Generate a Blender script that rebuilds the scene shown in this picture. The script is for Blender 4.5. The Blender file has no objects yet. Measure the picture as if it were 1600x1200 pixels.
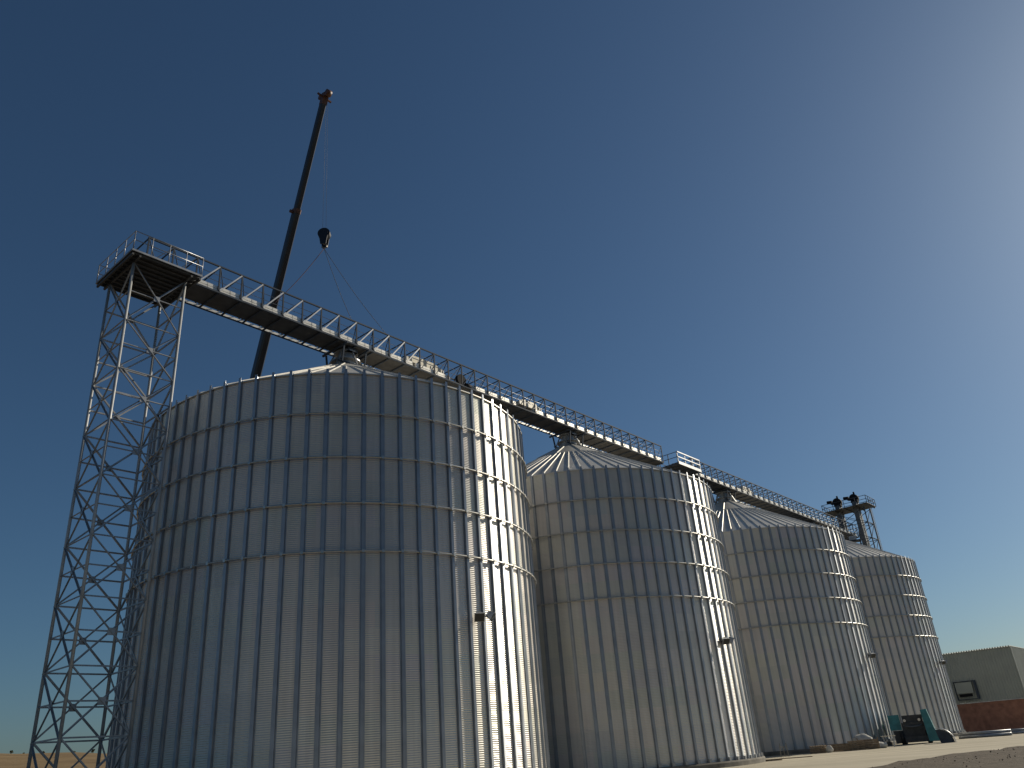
import bpy, math, random
import numpy as np
random.seed(7)
C = bpy.context.scene.collection
R_ = math.radians
pi = math.pi

# ------------------------------------------------------------------ camera, world, sun
EYE = 1.65
F_PX, PITCH, ROLL = 1232.69, 0.439467, -0.081184
cam_d = bpy.data.cameras.new('camera'); cam = bpy.data.objects.new('camera', cam_d); C.objects.link(cam)
fw = np.array([0, math.cos(PITCH), math.sin(PITCH)])
r0 = np.array([1.0, 0, 0]); u0 = np.cross(r0, fw)
rt = math.cos(ROLL)*r0 + math.sin(ROLL)*u0
up = -math.sin(ROLL)*r0 + math.cos(ROLL)*u0
from mathutils import Matrix, Vector
cam.matrix_world = Matrix(((rt[0], up[0], -fw[0], 0), (rt[1], up[1], -fw[1], 0), (rt[2], up[2], -fw[2], EYE), (0, 0, 0, 1)))
cam_d.sensor_width = 36; cam_d.lens = 36*F_PX/1600
cam_d.clip_start = .1; cam_d.clip_end = 6000
bpy.context.scene.camera = cam

SUN_AZ, SUN_EL = 56.0, 28.0           # degrees from +Y towards +X
world = bpy.data.worlds.new('World'); bpy.context.scene.world = world; world.use_nodes = True
wn = world.node_tree
sky = wn.nodes.new('ShaderNodeTexSky'); sky.sky_type = 'NISHITA'; sky.sun_disc = False
sky.sun_elevation = R_(SUN_EL); sky.sun_rotation = R_(SUN_AZ)
sky.altitude = 0; sky.air_density = 1.0; sky.dust_density = .8; sky.ozone_density = 8.0
bg = wn.nodes['Background']; bg.inputs['Strength'].default_value = .05
wb = wn.nodes.new('ShaderNodeMix'); wb.data_type = 'RGBA'; wb.blend_type = 'MULTIPLY'; wb.inputs[0].default_value = 1
wb.inputs[7].default_value = (1.02, 1.055, .95, 1)       # the camera's white balance
wn.links.new(sky.outputs[0], wb.inputs[6]); wn.links.new(wb.outputs[2], bg.inputs[0])
sd = bpy.data.lights.new('sun', 'SUN'); sd.energy = 4.2; sd.angle = R_(.53); sd.color = (1, .90, .73)
sun = bpy.data.objects.new('sun', sd); C.objects.link(sun)
sdir = Vector((math.sin(R_(SUN_AZ))*math.cos(R_(SUN_EL)), math.cos(R_(SUN_AZ))*math.cos(R_(SUN_EL)), math.sin(R_(SUN_EL))))
sun.rotation_euler = sdir.to_track_quat('Z', 'Y').to_euler(); sun.location = (60, 40, 60)
vs = bpy.context.scene.view_settings
vs.view_transform = 'Standard'; vs.look = 'None'; vs.gamma = 1; vs.use_curve_mapping = False; vs.exposure = .05

# ------------------------------------------------------------------ materials
def mat(name, col, rough=.6, metal=0.0, noise=None, bump=0.0, bscale=20, spec=.5):
    m = bpy.data.materials.new(name); m.use_nodes = True
    nt = m.node_tree; b = nt.nodes['Principled BSDF']
    b.inputs['Roughness'].default_value = rough; b.inputs['Metallic'].default_value = metal
    b.inputs['Specular IOR Level'].default_value = spec
    b.inputs['Base Color'].default_value = (*col, 1)
    tc = nt.nodes.new('ShaderNodeTexCoord')
    if noise:
        sc, lo, hi = noise
        n = nt.nodes.new('ShaderNodeTexNoise'); n.inputs['Scale'].default_value = sc; n.inputs['Detail'].default_value = 6
        nt.links.new(tc.outputs['Object'], n.inputs['Vector'])
        mr = nt.nodes.new('ShaderNodeMapRange'); mr.inputs[1].default_value = .3; mr.inputs[2].default_value = .7
        mr.inputs[3].default_value = lo; mr.inputs[4].default_value = hi
        nt.links.new(n.outputs[0], mr.inputs[0])
        mx = nt.nodes.new('ShaderNodeMix'); mx.data_type = 'RGBA'; mx.blend_type = 'MULTIPLY'; mx.inputs[0].default_value = 1
        mx.inputs[6].default_value = (*col, 1)
        nt.links.new(mr.outputs[0], mx.inputs[7]); nt.links.new(mx.outputs[2], b.inputs['Base Color'])
    if bump:
        n2 = nt.nodes.new('ShaderNodeTexNoise'); n2.inputs['Scale'].default_value = bscale; n2.inputs['Detail'].default_value = 8
        nt.links.new(tc.outputs['Object'], n2.inputs['Vector'])
        bp = nt.nodes.new('ShaderNodeBump'); bp.inputs['Strength'].default_value = bump
        nt.links.new(n2.outputs[0], bp.inputs['Height']); nt.links.new(bp.outputs[0], b.inputs['Normal'])
    return m

def brushed(m, rot, an=.85):
    nt = m.node_tree; b = nt.nodes['Principled BSDF']; t = nt.nodes.new('ShaderNodeTangent'); t.direction_type = 'RADIAL'; t.axis = 'Z'
    nt.links.new(t.outputs[0], b.inputs['Tangent']); b.inputs['Anisotropic'].default_value = an; b.inputs['Anisotropic Rotation'].default_value = rot
    return m

def sheet_material():
    """galvanised sheets: every sheet of the wall has its own slight tone, with faint run-off streaks"""
    m = bpy.data.materials.new('galvanised_sheet'); m.use_nodes = True
    nt = m.node_tree; b = nt.nodes['Principled BSDF']; N = nt.nodes.new; L = nt.links.new
    tc = N('ShaderNodeTexCoord'); sp = N('ShaderNodeSeparateXYZ'); L(tc.outputs['Object'], sp.inputs[0])
    def mth(op, a, bb=None):
        n = N('ShaderNodeMath'); n.operation = op
        for i, v in enumerate((a, bb)):
            if v is None: continue
            if isinstance(v, (int, float)): n.inputs[i].default_value = v
            else: L(v, n.inputs[i])
        return n.outputs[0]
    ang = mth('ARCTAN2', sp.outputs[1], sp.outputs[0])
    row = mth('FLOOR', mth('DIVIDE', mth('SUBTRACT', sp.outputs[2], .35), 1.1503))
    colm = mth('FLOOR', mth('ADD', mth('MULTIPLY', ang, 26/(2*pi)), mth('MULTIPLY', mth('MODULO', row, 2), .5)))
    cmb = N('ShaderNodeCombineXYZ'); L(row, cmb.inputs[0]); L(colm, cmb.inputs[1])
    oi = N('ShaderNodeObjectInfo'); L(oi.outputs['Random'], cmb.inputs[2])
    wnz = N('ShaderNodeTexWhiteNoise'); L(cmb.outputs[0], wnz.inputs[0])
    mp = N('ShaderNodeMapping'); mp.inputs['Scale'].default_value = (3, 3, .12); L(tc.outputs['Object'], mp.inputs[0])
    ns = N('ShaderNodeTexNoise'); ns.inputs['Scale'].default_value = 1.5; ns.inputs['Detail'].default_value = 5; L(mp.outputs[0], ns.inputs[0])
    val = mth('ADD', mth('MULTIPLY', wnz.outputs[0], .05), mth('MULTIPLY', ns.outputs[0], .22))
    v = mth('ADD', val, .56)
    hs = N('ShaderNodeMix'); hs.data_type = 'RGBA'
    L(wnz.outputs[1], hs.inputs[7]); hs.inputs[0].default_value = .05; hs.inputs[6].default_value = (1, .955, .87, 1)
    mx = N('ShaderNodeMix'); mx.data_type = 'RGBA'; mx.blend_type = 'MULTIPLY'; mx.inputs[0].default_value = 1
    L(hs.outputs[2], mx.inputs[6]); L(v, mx.inputs[7]); L(mx.outputs[2], b.inputs['Base Color'])
    b.inputs['Metallic'].default_value = .5
    L(mth('ADD', mth('MULTIPLY', wnz.outputs[0], .05), .33), b.inputs['Roughness'])
    return m

ANROT = 0.25
M = dict(
    sheet=sheet_material(),
    stiff=brushed(mat('galvanised_stiffener', (.37, .395, .43), .37, .82, (1.3, .85, 1.1)), ANROT),
    roof=mat('galvanised_roof_sheet', (.68, .65, .58), .45, .25, (.7, .85, 1.1)),
    ring=mat('galvanised_pipe', (.50, .49, .46), .4, .8, (3, .8, 1.1)),
    leg=mat('galvanised_tube', (.46, .47, .47), .5, .35, (1.5, .8, 1.1)),
    steel=mat('galvanised_steel', (.36, .37, .38), .45, .5, (2.0, .75, 1.15)),
    rail=mat('rail_steel', (.38, .39, .41), .4, .6, (4, .9, 1.1)),
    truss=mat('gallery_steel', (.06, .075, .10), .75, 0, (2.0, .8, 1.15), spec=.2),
    bright=mat('zinc_and_sunlit_steel', (.6, .6, .6), .4, .3, (2.0, .85, 1.1)),
    housing=mat('conveyor_sheet', (.74, .72, .66), .4, .3, (1.5, .85, 1.1)),
    hood=mat('hood_sheet', (.60, .56, .46), .5, .1, (1.5, .8, 1.1)),
    deck=mat('deck_plate', (.085, .085, .085), .7, .3, (2, .7, 1.2)),
    dark=mat('dark_motor', (.014, .015, .018), .8, 0, spec=.15),
    boom=mat('boom_paint', (.030, .026, .026), .35, .1, (.8, .7, 1.2)),
    boomhead=mat('boom_head_orange', (.11, .045, .025), .5, 0, (5, .7, 1.2)),
    rope=mat('wire_rope', (.10, .10, .11), .6, .3),
    sling=mat('sling_red', (.10, .04, .04), .8),
    hook=mat('hook_black', (.012, .013, .018), .5),
    hooks=mat('hook_steel', (.25, .23, .2), .4, .6),
    clad=mat('cladding_grey', (.33, .36, .335), .6, .1, (.4, .9, 1.08)),
    brick=mat('brick_brown', (.30, .145, .10), .85, 0, (1.5, .7, 1.25), .2, 6),
    conc=mat('concrete', (.42, .40, .36), .85, 0, (1.5, .75, 1.15), .15, 12),
    footc=mat('stained_concrete', (.19, .175, .15), .9, 0, (1.5, .6, 1.2), .3, 9),
    trunkm=mat('elevator_trunk', (.13, .14, .15), .5, .3),
    wood=mat('weathered_wood', (.24, .18, .12), .8, 0, (6, .6, 1.3), .3, 20),
    teal=mat('teal_sheet', (.04, .22, .24), .5, 0, (2, .75, 1.2)),
    bag=mat('woven_bag', (.55, .53, .48), .85, 0, (4, .8, 1.1), .4, 6),
    tyre=mat('tyre_rubber', (.02, .02, .02), .8),
    lamp=mat('headlamp_glass', (.8, .8, .78), .12, .6),
    carrier=mat('crane_paint', (.45, .14, .03), .45, 0, (2, .8, 1.1)),
    leaf=mat('dry_leaf', (.085, .085, .035), .8, 0, (3, .6, 1.4)),
    bark=mat('bark', (.09, .065, .045), .9),
    glass=mat('dark_glass', (.02, .025, .03), .08),
)

# ------------------------------------------------------------------ helpers
class MB:
    def __init__(s): s.v = []; s.f = []; s.sm = []
    def add(s, vs_, fs, smooth=False):
        o = len(s.v); s.v += [tuple(map(float, p)) for p in vs_]
        for f in fs: s.f.append(tuple(i+o for i in f)); s.sm.append(smooth)
        return s
    def box(s, x0, x1, y0, y1, z0, z1):
        return s.add([(x0,y0,z0),(x1,y0,z0),(x1,y1,z0),(x0,y1,z0),(x0,y0,z1),(x1,y0,z1),(x1,y1,z1),(x0,y1,z1)],
              [(0,3,2,1),(4,5,6,7),(0,1,5,4),(1,2,6,5),(2,3,7,6),(3,0,4,7)])
    def bar(s, a, b, w, h=None, upv=(0,0,1)):
        """rectangular bar between two points; w across, h along upv"""
        h = h or w; a = np.array(a, float); b = np.array(b, float); d = b-a; d /= np.linalg.norm(d)
        uu = np.array(upv, float)
        if abs(d@uu) > .97: uu = np.array([1.0, 0, 0])
        x = np.cross(d, uu); x /= np.linalg.norm(x); y = np.cross(x, d)
        P = []
        for q in (a, b):
            for i, j in ((-1,-1),(1,-1),(1,1),(-1,1)): P.append(q + x*i*w/2 + y*j*h/2)
        return s.add(P, [(3,2,1,0),(4,5,6,7),(0,1,5,4),(1,2,6,5),(2,3,7,6),(3,0,4,7)])
    def angle(s, a, b, w, t=.012, upv=(0,0,1)):
        """steel angle: two legs of width w at right angles"""
        a = np.array(a, float); b = np.array(b, float); d = b-a; d /= np.linalg.norm(d)
        uu = np.array(upv, float)
        if abs(d@uu) > .97: uu = np.array([1.0, 0, 0])
        x = np.cross(d, uu); x /= np.linalg.norm(x); y = np.cross(x, d)
        prof = [(0,0),(w,0),(w,t),(t,t),(t,w),(0,w)]
        P = [q + x*(i-w/4) + y*(j-w/4) for q in (a, b) for i, j in prof]
        n = 6
        return s.add(P, [tuple(range(n-1,-1,-1)), tuple(range(n, 2*n))] + [(k, (k+1) % n, n+(k+1) % n, n+k) for k in range(n)])
    def tube(s, pts, r, n=8, caps=True):
        pts = [np.array(p, float) for p in pts]; rs = r if isinstance(r, (list, tuple)) else [r]*len(pts)
        P = []; prev = None
        for i, p in enumerate(pts):
            d = pts[min(i+1, len(pts)-1)] - pts[max(i-1, 0)]; d /= np.linalg.norm(d)
            ref = np.array([0, 0, 1.0]) if abs(d[2]) < .9 else np.array([1.0, 0, 0])
            x = np.cross(d, ref); x /= np.linalg.norm(x); y = np.cross(x, d)
            for k in range(n):
                a = 2*pi*k/n; P.append(p + (x*math.cos(a) + y*math.sin(a))*rs[i])
        F = [(i*n+k, i*n+(k+1) % n, (i+1)*n+(k+1) % n, (i+1)*n+k) for i in range(len(pts)-1) for k in range(n)]
        s.add(P, F, True)
        if caps:
            o = len(s.v) - len(P)
            s.f.append(tuple(o+k for k in range(n-1,-1,-1))); s.sm.append(False)
            s.f.append(tuple(o+(len(pts)-1)*n+k for k in range(n))); s.sm.append(False)
        return s
    def lathe(s, prof, n=32, smooth=True, a0=0, cx=0, cy=0):
        P = [(cx+r*math.cos(a0+2*pi*k/n), cy+r*math.sin(a0+2*pi*k/n), z) for r, z in prof for k in range(n)]
        return s.add(P, [(i*n+k, i*n+(k+1) % n, (i+1)*n+(k+1) % n, (i+1)*n+k) for i in range(len(prof)-1) for k in range(n)], smooth)
    def mesh(s, name, m):
        me = bpy.data.meshes.new(name); me.from_pydata(s.v, [], s.f)
        me.polygons.foreach_set('use_smooth', s.sm); me.materials.append(m); me.update()
        return me
    def obj(s, name, m, parent=None):
        return link(name, s.mesh(name, m), parent)

def link(name, me, parent=None, loc=(0,0,0), rz=0):
    o = bpy.data.objects.new(name, me); C.objects.link(o); o.location = loc; o.rotation_euler = (0, 0, rz)
    if parent: o.parent = parent
    return o
def tag(o, label=None, cat=None, group=None, kind=None):
    if label: o['label'] = label
    if cat: o['category'] = cat
    if group: o['group'] = group
    if kind: o['kind'] = kind
    return o
def thing(name, label, cat, loc=(0,0,0), rz=0, group=None):
    o = bpy.data.objects.new(name, None); C.objects.link(o); o.location = loc; o.rotation_euler = (0, 0, rz)
    o.empty_display_size = .2
    return tag(o, label, cat, group)

# row axis: s along the row of silos, v towards the camera's side
O = np.array([-10.96077, 46.78283]); AZ = 0.69724
U = np.array([math.sin(AZ), math.cos(AZ)]); V = np.array([U[1], -U[0]])
ROW = math.atan2(U[1], U[0])
def sv(s, v, z=0): p = O + U*s + V*v; return (p[0], p[1], z)
# (in row-aligned local frames x = s and y = -v)

# ------------------------------------------------------------------ ground
def ground_material(name, c1, c2, scale, rough=.95, bump=.4, bscale=30, c3=None, tracks=False):
    m = bpy.data.materials.new(name); m.use_nodes = True; nt = m.node_tree; b = nt.nodes['Principled BSDF']
    tc = nt.nodes.new('ShaderNodeTexCoord'); n = nt.nodes.new('ShaderNodeTexNoise')
    n.inputs['Scale'].default_value = scale; n.inputs['Detail'].default_value = 10; n.inputs['Roughness'].default_value = .65
    nt.links.new(tc.outputs['Object'], n.inputs[0])
    cr = nt.nodes.new('ShaderNodeValToRGB'); cr.color_ramp.elements[0].color = (*c1, 1); cr.color_ramp.elements[1].color = (*c2, 1)
    cr.color_ramp.elements[0].position = .3; cr.color_ramp.elements[1].position = .7
    if tracks:      # faint wheel tracks and sweepings along the row
        mp = nt.nodes.new('ShaderNodeMapping'); mp.inputs['Rotation'].default_value = (0, 0, -math.atan2(U[1], U[0])); mp.inputs['Scale'].default_value = (.035, .8, 1)
        n3 = nt.nodes.new('ShaderNodeTexNoise'); n3.inputs['Scale'].default_value = 1.2; n3.inputs['Detail'].default_value = 7
        nt.links.new(tc.outputs['Object'], mp.inputs[0]); nt.links.new(mp.outputs[0], n3.inputs[0])
        ad = nt.nodes.new('ShaderNodeMix'); ad.inputs[0].default_value = .6
        nt.links.new(n.outputs[0], ad.inputs[2]); nt.links.new(n3.outputs[0], ad.inputs[3]); fac = ad.outputs[0]
    else: fac = n.outputs[0]
    if c3: e = cr.color_ramp.elements.new(.5); e.color = (*c3, 1)
    nt.links.new(fac, cr.inputs[0]); nt.links.new(cr.outputs[0], b.inputs['Base Color'])
    b.inputs['Roughness'].default_value = rough; b.inputs['Specular IOR Level'].default_value = .2
    n2 = nt.nodes.new('ShaderNodeTexNoise'); n2.inputs['Scale'].default_value = bscale; n2.inputs['Detail'].default_value = 8
    nt.links.new(tc.outputs['Object'], n2.inputs[0])
    bp = nt.nodes.new('ShaderNodeBump'); bp.inputs['Strength'].default_value = bump; bp.inputs['Distance'].default_value = .1
    nt.links.new(n2.outputs[0], bp.inputs['Height']); nt.links.new(bp.outputs[0], b.inputs['Normal'])
    return m
M['field'] = ground_material('dry_field', (.15, .10, .05), (.27, .19, .10), .03, c3=(.21, .147, .075))
M['yard'] = ground_material('pale_gravel_yard', (.34, .305, .225), (.56, .51, .405), .25, bump=.25, bscale=8, tracks=True)
M['dirt'] = ground_material('brown_dirt', (.055, .044, .033), (.13, .105, .08), 1.6, bump=1.0, bscale=5)

def height(x, y):
    """flat around the plant, a long low rise of dry fields to the north-west"""
    az = math.degrees(math.atan2(x, y)); d = math.hypot(x, y)
    t = min(max((d-160)/520, 0), 1); t = t*t*(3-2*t)
    a = min(max((6-az)/28, 0), 1) if -170 < az < 170 else 0
    a = a*a*(3-2*a)
    e = 1.98 - .055*(az+29)*(1 if az > -60 else 0) if az > -60 else 1.98
    e = max(min(e, 2.4), .9)
    wob = .9*math.sin(az*1.3+1)+.5*math.sin(az*3.1)
    return (680*math.tan(R_(e)) + 1.65 + wob*.6)*t*a
gb = MB(); NA = 240; rad = [0, 12, 25, 45, 70, 110, 160, 200, 240, 290, 340, 400, 460, 520, 580, 640, 690, 760, 900, 1300, 2200, 4000]
P = [(0, 0, 0)]
for r in rad[1:]:
    for k in range(NA):
        a = 2*pi*k/NA; x, y = r*math.sin(a), r*math.cos(a); P.append((x, y, height(x, y)))
F = [(0, 1+(k+1) % NA, 1+k) for k in range(NA)]
for i in range(len(rad)-2):
    for k in range(NA):
        a, b = 1+i*NA+k, 1+i*NA+(k+1) % NA; F.append((a, b, b+NA, a+NA))
gb.add(P, F, True)
tag(gb.obj('ground', M['field']), kind='structure')

# pale yard around the silos
yb = MB(); poly = []
edge_near = [(-40, 22), (-25, 20), (-10, 22), (2, 27), (8, 32.5), (14.3, 38.6), (17.5, 42.3), (21.4, 45.6), (24.0, 47.2), (26.8, 49.2), (33, 52), (44, 56), (70, 62)]
far = [(66, 92), (72, 130), (50, 150), (20, 130), (-10, 95), (-32, 66), (-44, 42)]
poly = edge_near + far
yb.add([(x, y, .008) for x, y in poly], [tuple(range(len(poly)))])
tag(yb.obj('yard', M['yard']), kind='structure')
# dark bare soil the camera stands on, running away to the south and east
sp_ = edge_near + [(100, 70), (110, 100), (90, 140), (160, 190), (420, 160), (420, -300), (70, -300), (0, -150), (-100, -100), (-150, 0), (-140, 50), (-70, 26)]
tag(MB().add([(x, y, .004) for x, y in sp_], [tuple(range(len(sp_)-1, -1, -1))]).obj('soil', M['dirt']), kind='structure')

# rough dirt verge between camera and yard, a low uneven bank
db = MB(); nx, ny = 90, 26
from mathutils import noise as mnoise
ex = np.array([p[0] for p in edge_near]); ey = np.array([p[1] for p in edge_near])
P = []
for i in range(nx+1):
    x = -22 + 80*i/nx; ye = np.interp(x, ex, ey)
    for j in range(ny+1):
        t = j/ny; y = ye + .35*mnoise.noise((x*.9, 3, 0)) + .25*mnoise.noise((x*3, 9, 0)) - 14*t*t
        h = min(1, t*9)*(.10+.10*mnoise.noise((x*.8, y*.8, 0))+.05*mnoise.noise((x*3, y*3, 1)))*(1-t) + .01
        P.append((x, y, max(h, .012) if j else .002))
db.add(P, [(i*(ny+1)+j, i*(ny+1)+j+1, (i+1)*(ny+1)+j+1, (i+1)*(ny+1)+j) for i in range(nx) for j in range(ny)], True)
tag(db.obj('dirt_verge', M['dirt']), kind='structure')

rk = MB(); rnd = random.Random(11)
for k in range(420):
    x = rnd.uniform(8, 34); ye = float(np.interp(x, ex, ey)); y = ye - abs(rnd.gauss(0, .5)) + .35 + (rnd.uniform(-9, 0) if rnd.random() < .45 else 0)
    r = rnd.uniform(.015, .04)*(1.6 if rnd.random() < .06 else 1); z = .10 if y < ye-.4 else .02
    P = [(x+r*1.3*d[0]*rnd.uniform(.7, 1.2), y+r*d[1]*rnd.uniform(.7, 1.2), z+r*.8*d[2]*rnd.uniform(.7, 1.2)) for d in ((1,0,0),(0,1,0),(-1,0,0),(0,-1,0),(0,0,1),(0,0,-1))]
    rk.add(P, [(0,1,4),(1,2,4),(2,3,4),(3,0,4),(1,0,5),(2,1,5),(3,2,5),(0,3,5)])
tag(rk.obj('rubble', M['dirt']), 'scattered small stones and clods along the edge of the brown dirt', 'rubble', kind='stuff')

# ------------------------------------------------------------------ silos
RS, ZB, ZE, PITCHR = 11.25, .35, 19.90, 2.3007
NST = 78; SLOPE = .5556; RCAP = .36*RS; RTOP = .7
PH = R_(-81.35)
def roofz(r): return ZE + (RS - r)*SLOPE
# corrugated wall
NA = 156; wave = .0935; per = 6
nrow = int((ZE-ZB)/wave*per)
zz = np.linspace(ZB, ZE, nrow+1)
rr = RS + .0088*np.sin(2*pi*(zz-ZB)/wave)
ang = PH + 2*pi*np.arange(NA)/NA
VX = np.empty(((nrow+1), NA, 3)); VX[:, :, 0] = rr[:, None]*np.cos(ang); VX[:, :, 1] = rr[:, None]*np.sin(ang); VX[:, :, 2] = zz[:, None]
me = bpy.data.meshes.new('wall'); nv = (nrow+1)*NA
me.vertices.add(nv); me.vertices.foreach_set('co', VX.ravel())
ii, kk = np.meshgrid(np.arange(nrow), np.arange(NA), indexing='ij'); k2 = (kk+1) % NA
FI = np.stack([ii*NA+kk, ii*NA+k2, (ii+1)*NA+k2, (ii+1)*NA+kk], -1).reshape(-1, 4)
me.loops.add(FI.size); me.loops.foreach_set('vertex_index', FI.ravel().astype(np.int32))
me.polygons.add(len(FI)); me.polygons.foreach_set('loop_start', np.arange(0, FI.size, 4, dtype=np.int32))
me.polygons.foreach_set('loop_total', np.full(len(FI), 4, np.int32)); me.polygons.foreach_set('use_smooth', np.ones(len(FI), bool))
me.materials.append(M['sheet']); me.update(calc_edges=True); me.validate()
WALL = me
# stiffener: hat section standing proud of the wall, at angle 0
def hat(z0, z1, depth):
    b = MB(); wi, wo, fl = .085, .07, .125
    prof = [(RS+.008, -fl), (RS+.014, -fl), (RS+.014, -wi), (RS+depth, -wo), (RS+depth, wo), (RS+.014, wi), (RS+.014, fl), (RS+.008, fl)]
    n = len(prof)
    b.add([(x, y, z) for z in (z0, z1) for x, y in prof], [(k, k+1, n+k+1, n+k) for k in range(n-1)])
    b.f.append((n+2, n+3, n+4, n+5)); b.sm.append(False)
    return b
hb = hat(ZB, ZE+.03, .10)
for k in range(9):   # splice plates where two lengths meet
    z = ZB + 1.15 + PITCHR*k
    hb.box(RS+.10, RS+.106, -.068, .068, z-.16, z+.16)
STIFF = hb.mesh('stiffener', M['stiff'])
# wind ring: pipe held off the wall by a clamp at each stiffener
rb = MB(); n, k = 156, 8
P = [((RS+.155+.05*math.cos(b))*math.cos(a), (RS+.155+.05*math.cos(b))*math.sin(a), .05*math.sin(b))
     for a in [2*pi*i/n for i in range(n)] for b in [2*pi*j/k for j in range(k)]]
rb.add(P, [(i*k+j, ((i+1) % n)*k+j, ((i+1) % n)*k+(j+1) % k, i*k+(j+1) % k) for i in range(n) for j in range(k)], True)
for q in range(NST):
    a = PH + 2*pi*q/NST; c, s_ = math.cos(a), math.sin(a)
    pts = [(RS+x, y, z) for z in (-.075, .075) for x, y in ((.099, -.06), (.215, -.06), (.215, .06), (.099, .06))]
    rb.add([(x*c-y*s_, x*s_+y*c, z) for x, y, z in pts], [(0,3,2,1),(4,5,6,7),(0,1,5,4),(1,2,6,5),(2,3,7,6),(3,0,4,7)])
RING = rb.mesh('wind_ring', M['ring'])
# roof: flat panels, ribs over the joints
def cone(r0, r1, lift=0):
    b = MB(); n = NST
    b.add([(r*math.cos(PH+2*pi*i/n), r*math.sin(PH+2*pi*i/n), roofz(r)+lift) for r in (r0, r1) for i in range(n)],
          [(i, (i+1) % n, n+(i+1) % n, n+i) for i in range(n)])
    return b
cb = cone(RS+.09, RCAP-.05); ROOF = None
n = NST   # drip edge
cb.add([((RS+.09)*math.cos(PH+2*pi*i/n), (RS+.09)*math.sin(PH+2*pi*i/n), z) for z in (roofz(RS+.09)-.055, roofz(RS+.09)) for i in range(n)],
       [(i, (i+1) % n, n+(i+1) % n, n+i) for i in range(n)])
ROOF = cb.mesh('roof', M['roof'])
capb = cone(RCAP+.06, RTOP, .05)
capb.add([((RCAP+.06)*math.cos(PH+2*pi*i/n), (RCAP+.06)*math.sin(PH+2*pi*i/n), roofz(RCAP+.06)+z) for z in (-.03, .05) for i in range(n)],
       [(i, (i+1) % n, n+(i+1) % n, n+i) for i in range(n)])
CAP = capb.mesh('roof_cap', M['roof'])
def ribmesh(r0, r1, w, h, lift):
    b = MB(); P = []
    for r in (r0, r1):
        ww = w if r > 5 else w*.7
        for y, z in ((-ww, 0), (-ww*.45, h), (ww*.45, h), (ww, 0)): P.append((r, y, roofz(r)+lift+z))
    b.add(P, [(0,1,5,4),(1,2,6,5),(2,3,7,6),(0,3,2,1),(4,5,6,7)]); return b
RIB = ribmesh(RS+.10, RCAP+.10, .07, .065, 0).mesh('rib', M['roof'])
RIBC = ribmesh(RCAP+.05, RTOP+.02, .09, .07, .05).mesh('rib', M['roof'])
nk = MB().lathe([(RTOP+.05, roofz(RTOP)-.1), (RTOP+.05, roofz(RTOP)+.35), (RTOP+.3, roofz(RTOP)+.35), (RTOP+.3, roofz(RTOP)+.43), (.55, roofz(RTOP)+.43), (.55, 26.75), (.8, 26.75), (.8, 26.85), (0.01, 26.85)], 24, False)
for q in range(6):
    a = 2*pi*q/6+.3; nk.bar((1.35*math.cos(a), 1.35*math.sin(a), roofz(1.35)+.05), (.75*math.cos(a), .75*math.sin(a), 26.7), .09)
NECK = nk.mesh('neck', M['steel'])
fb = MB().lathe([(RS+.32, 0), (RS+.32, .26), (RS+.26, ZB), (RS-.3, ZB)], 156, False)
FOOT = fb.mesh('foundation_ring', M['footc'])
ANCH = MB().box(RS+.107, RS+.22, -.10, .10, ZB, ZB+.22).mesh('anchor_foot', M['steel'])

CENT = [(-10.96077, 46.78283), (4.54443, 65.29586), (22.92941, 87.24730), (38.36513, 105.67737)]
LAB = ['large corrugated steel grain silo beside the lattice tower, nearest and biggest of the row',
       'corrugated steel grain silo directly behind the biggest one, under the white railed gallery joint',
       'corrugated steel grain silo with scrap timber and pallets at its foot, third along the row',
       'farthest and smallest looking steel grain silo, beside the grey and brown warehouse']
for i, (cx, cy) in enumerate(CENT):
    t = thing('grain_silo', LAB[i], 'grain silo', (cx, cy, 0), 0, 'corrugated steel grain silos in a row')
    link('wall', WALL, t); link('foundation_ring', FOOT, t)
    for q in range(NST): link('anchor_foot', ANCH, t, (0,0,0), PH+2*pi*q/NST)
    for q in range(NST): link('stiffener', STIFF, t, (0,0,0), PH+2*pi*q/NST)
    for q in range(1, 5): link('wind_ring', RING, t, (0, 0, ZE-PITCHR*q))
    rf = link('roof', ROOF, t)
    for q in range(NST): link('rib', RIB, rf, (0,0,0), PH+2*pi*q/NST)
    cp = link('roof_cap', CAP, t)
    for q in range(0, NST, 6): link('rib', RIBC, cp, (0,0,0), PH+2*pi*q/NST)
    link('neck', NECK, t)

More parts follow.
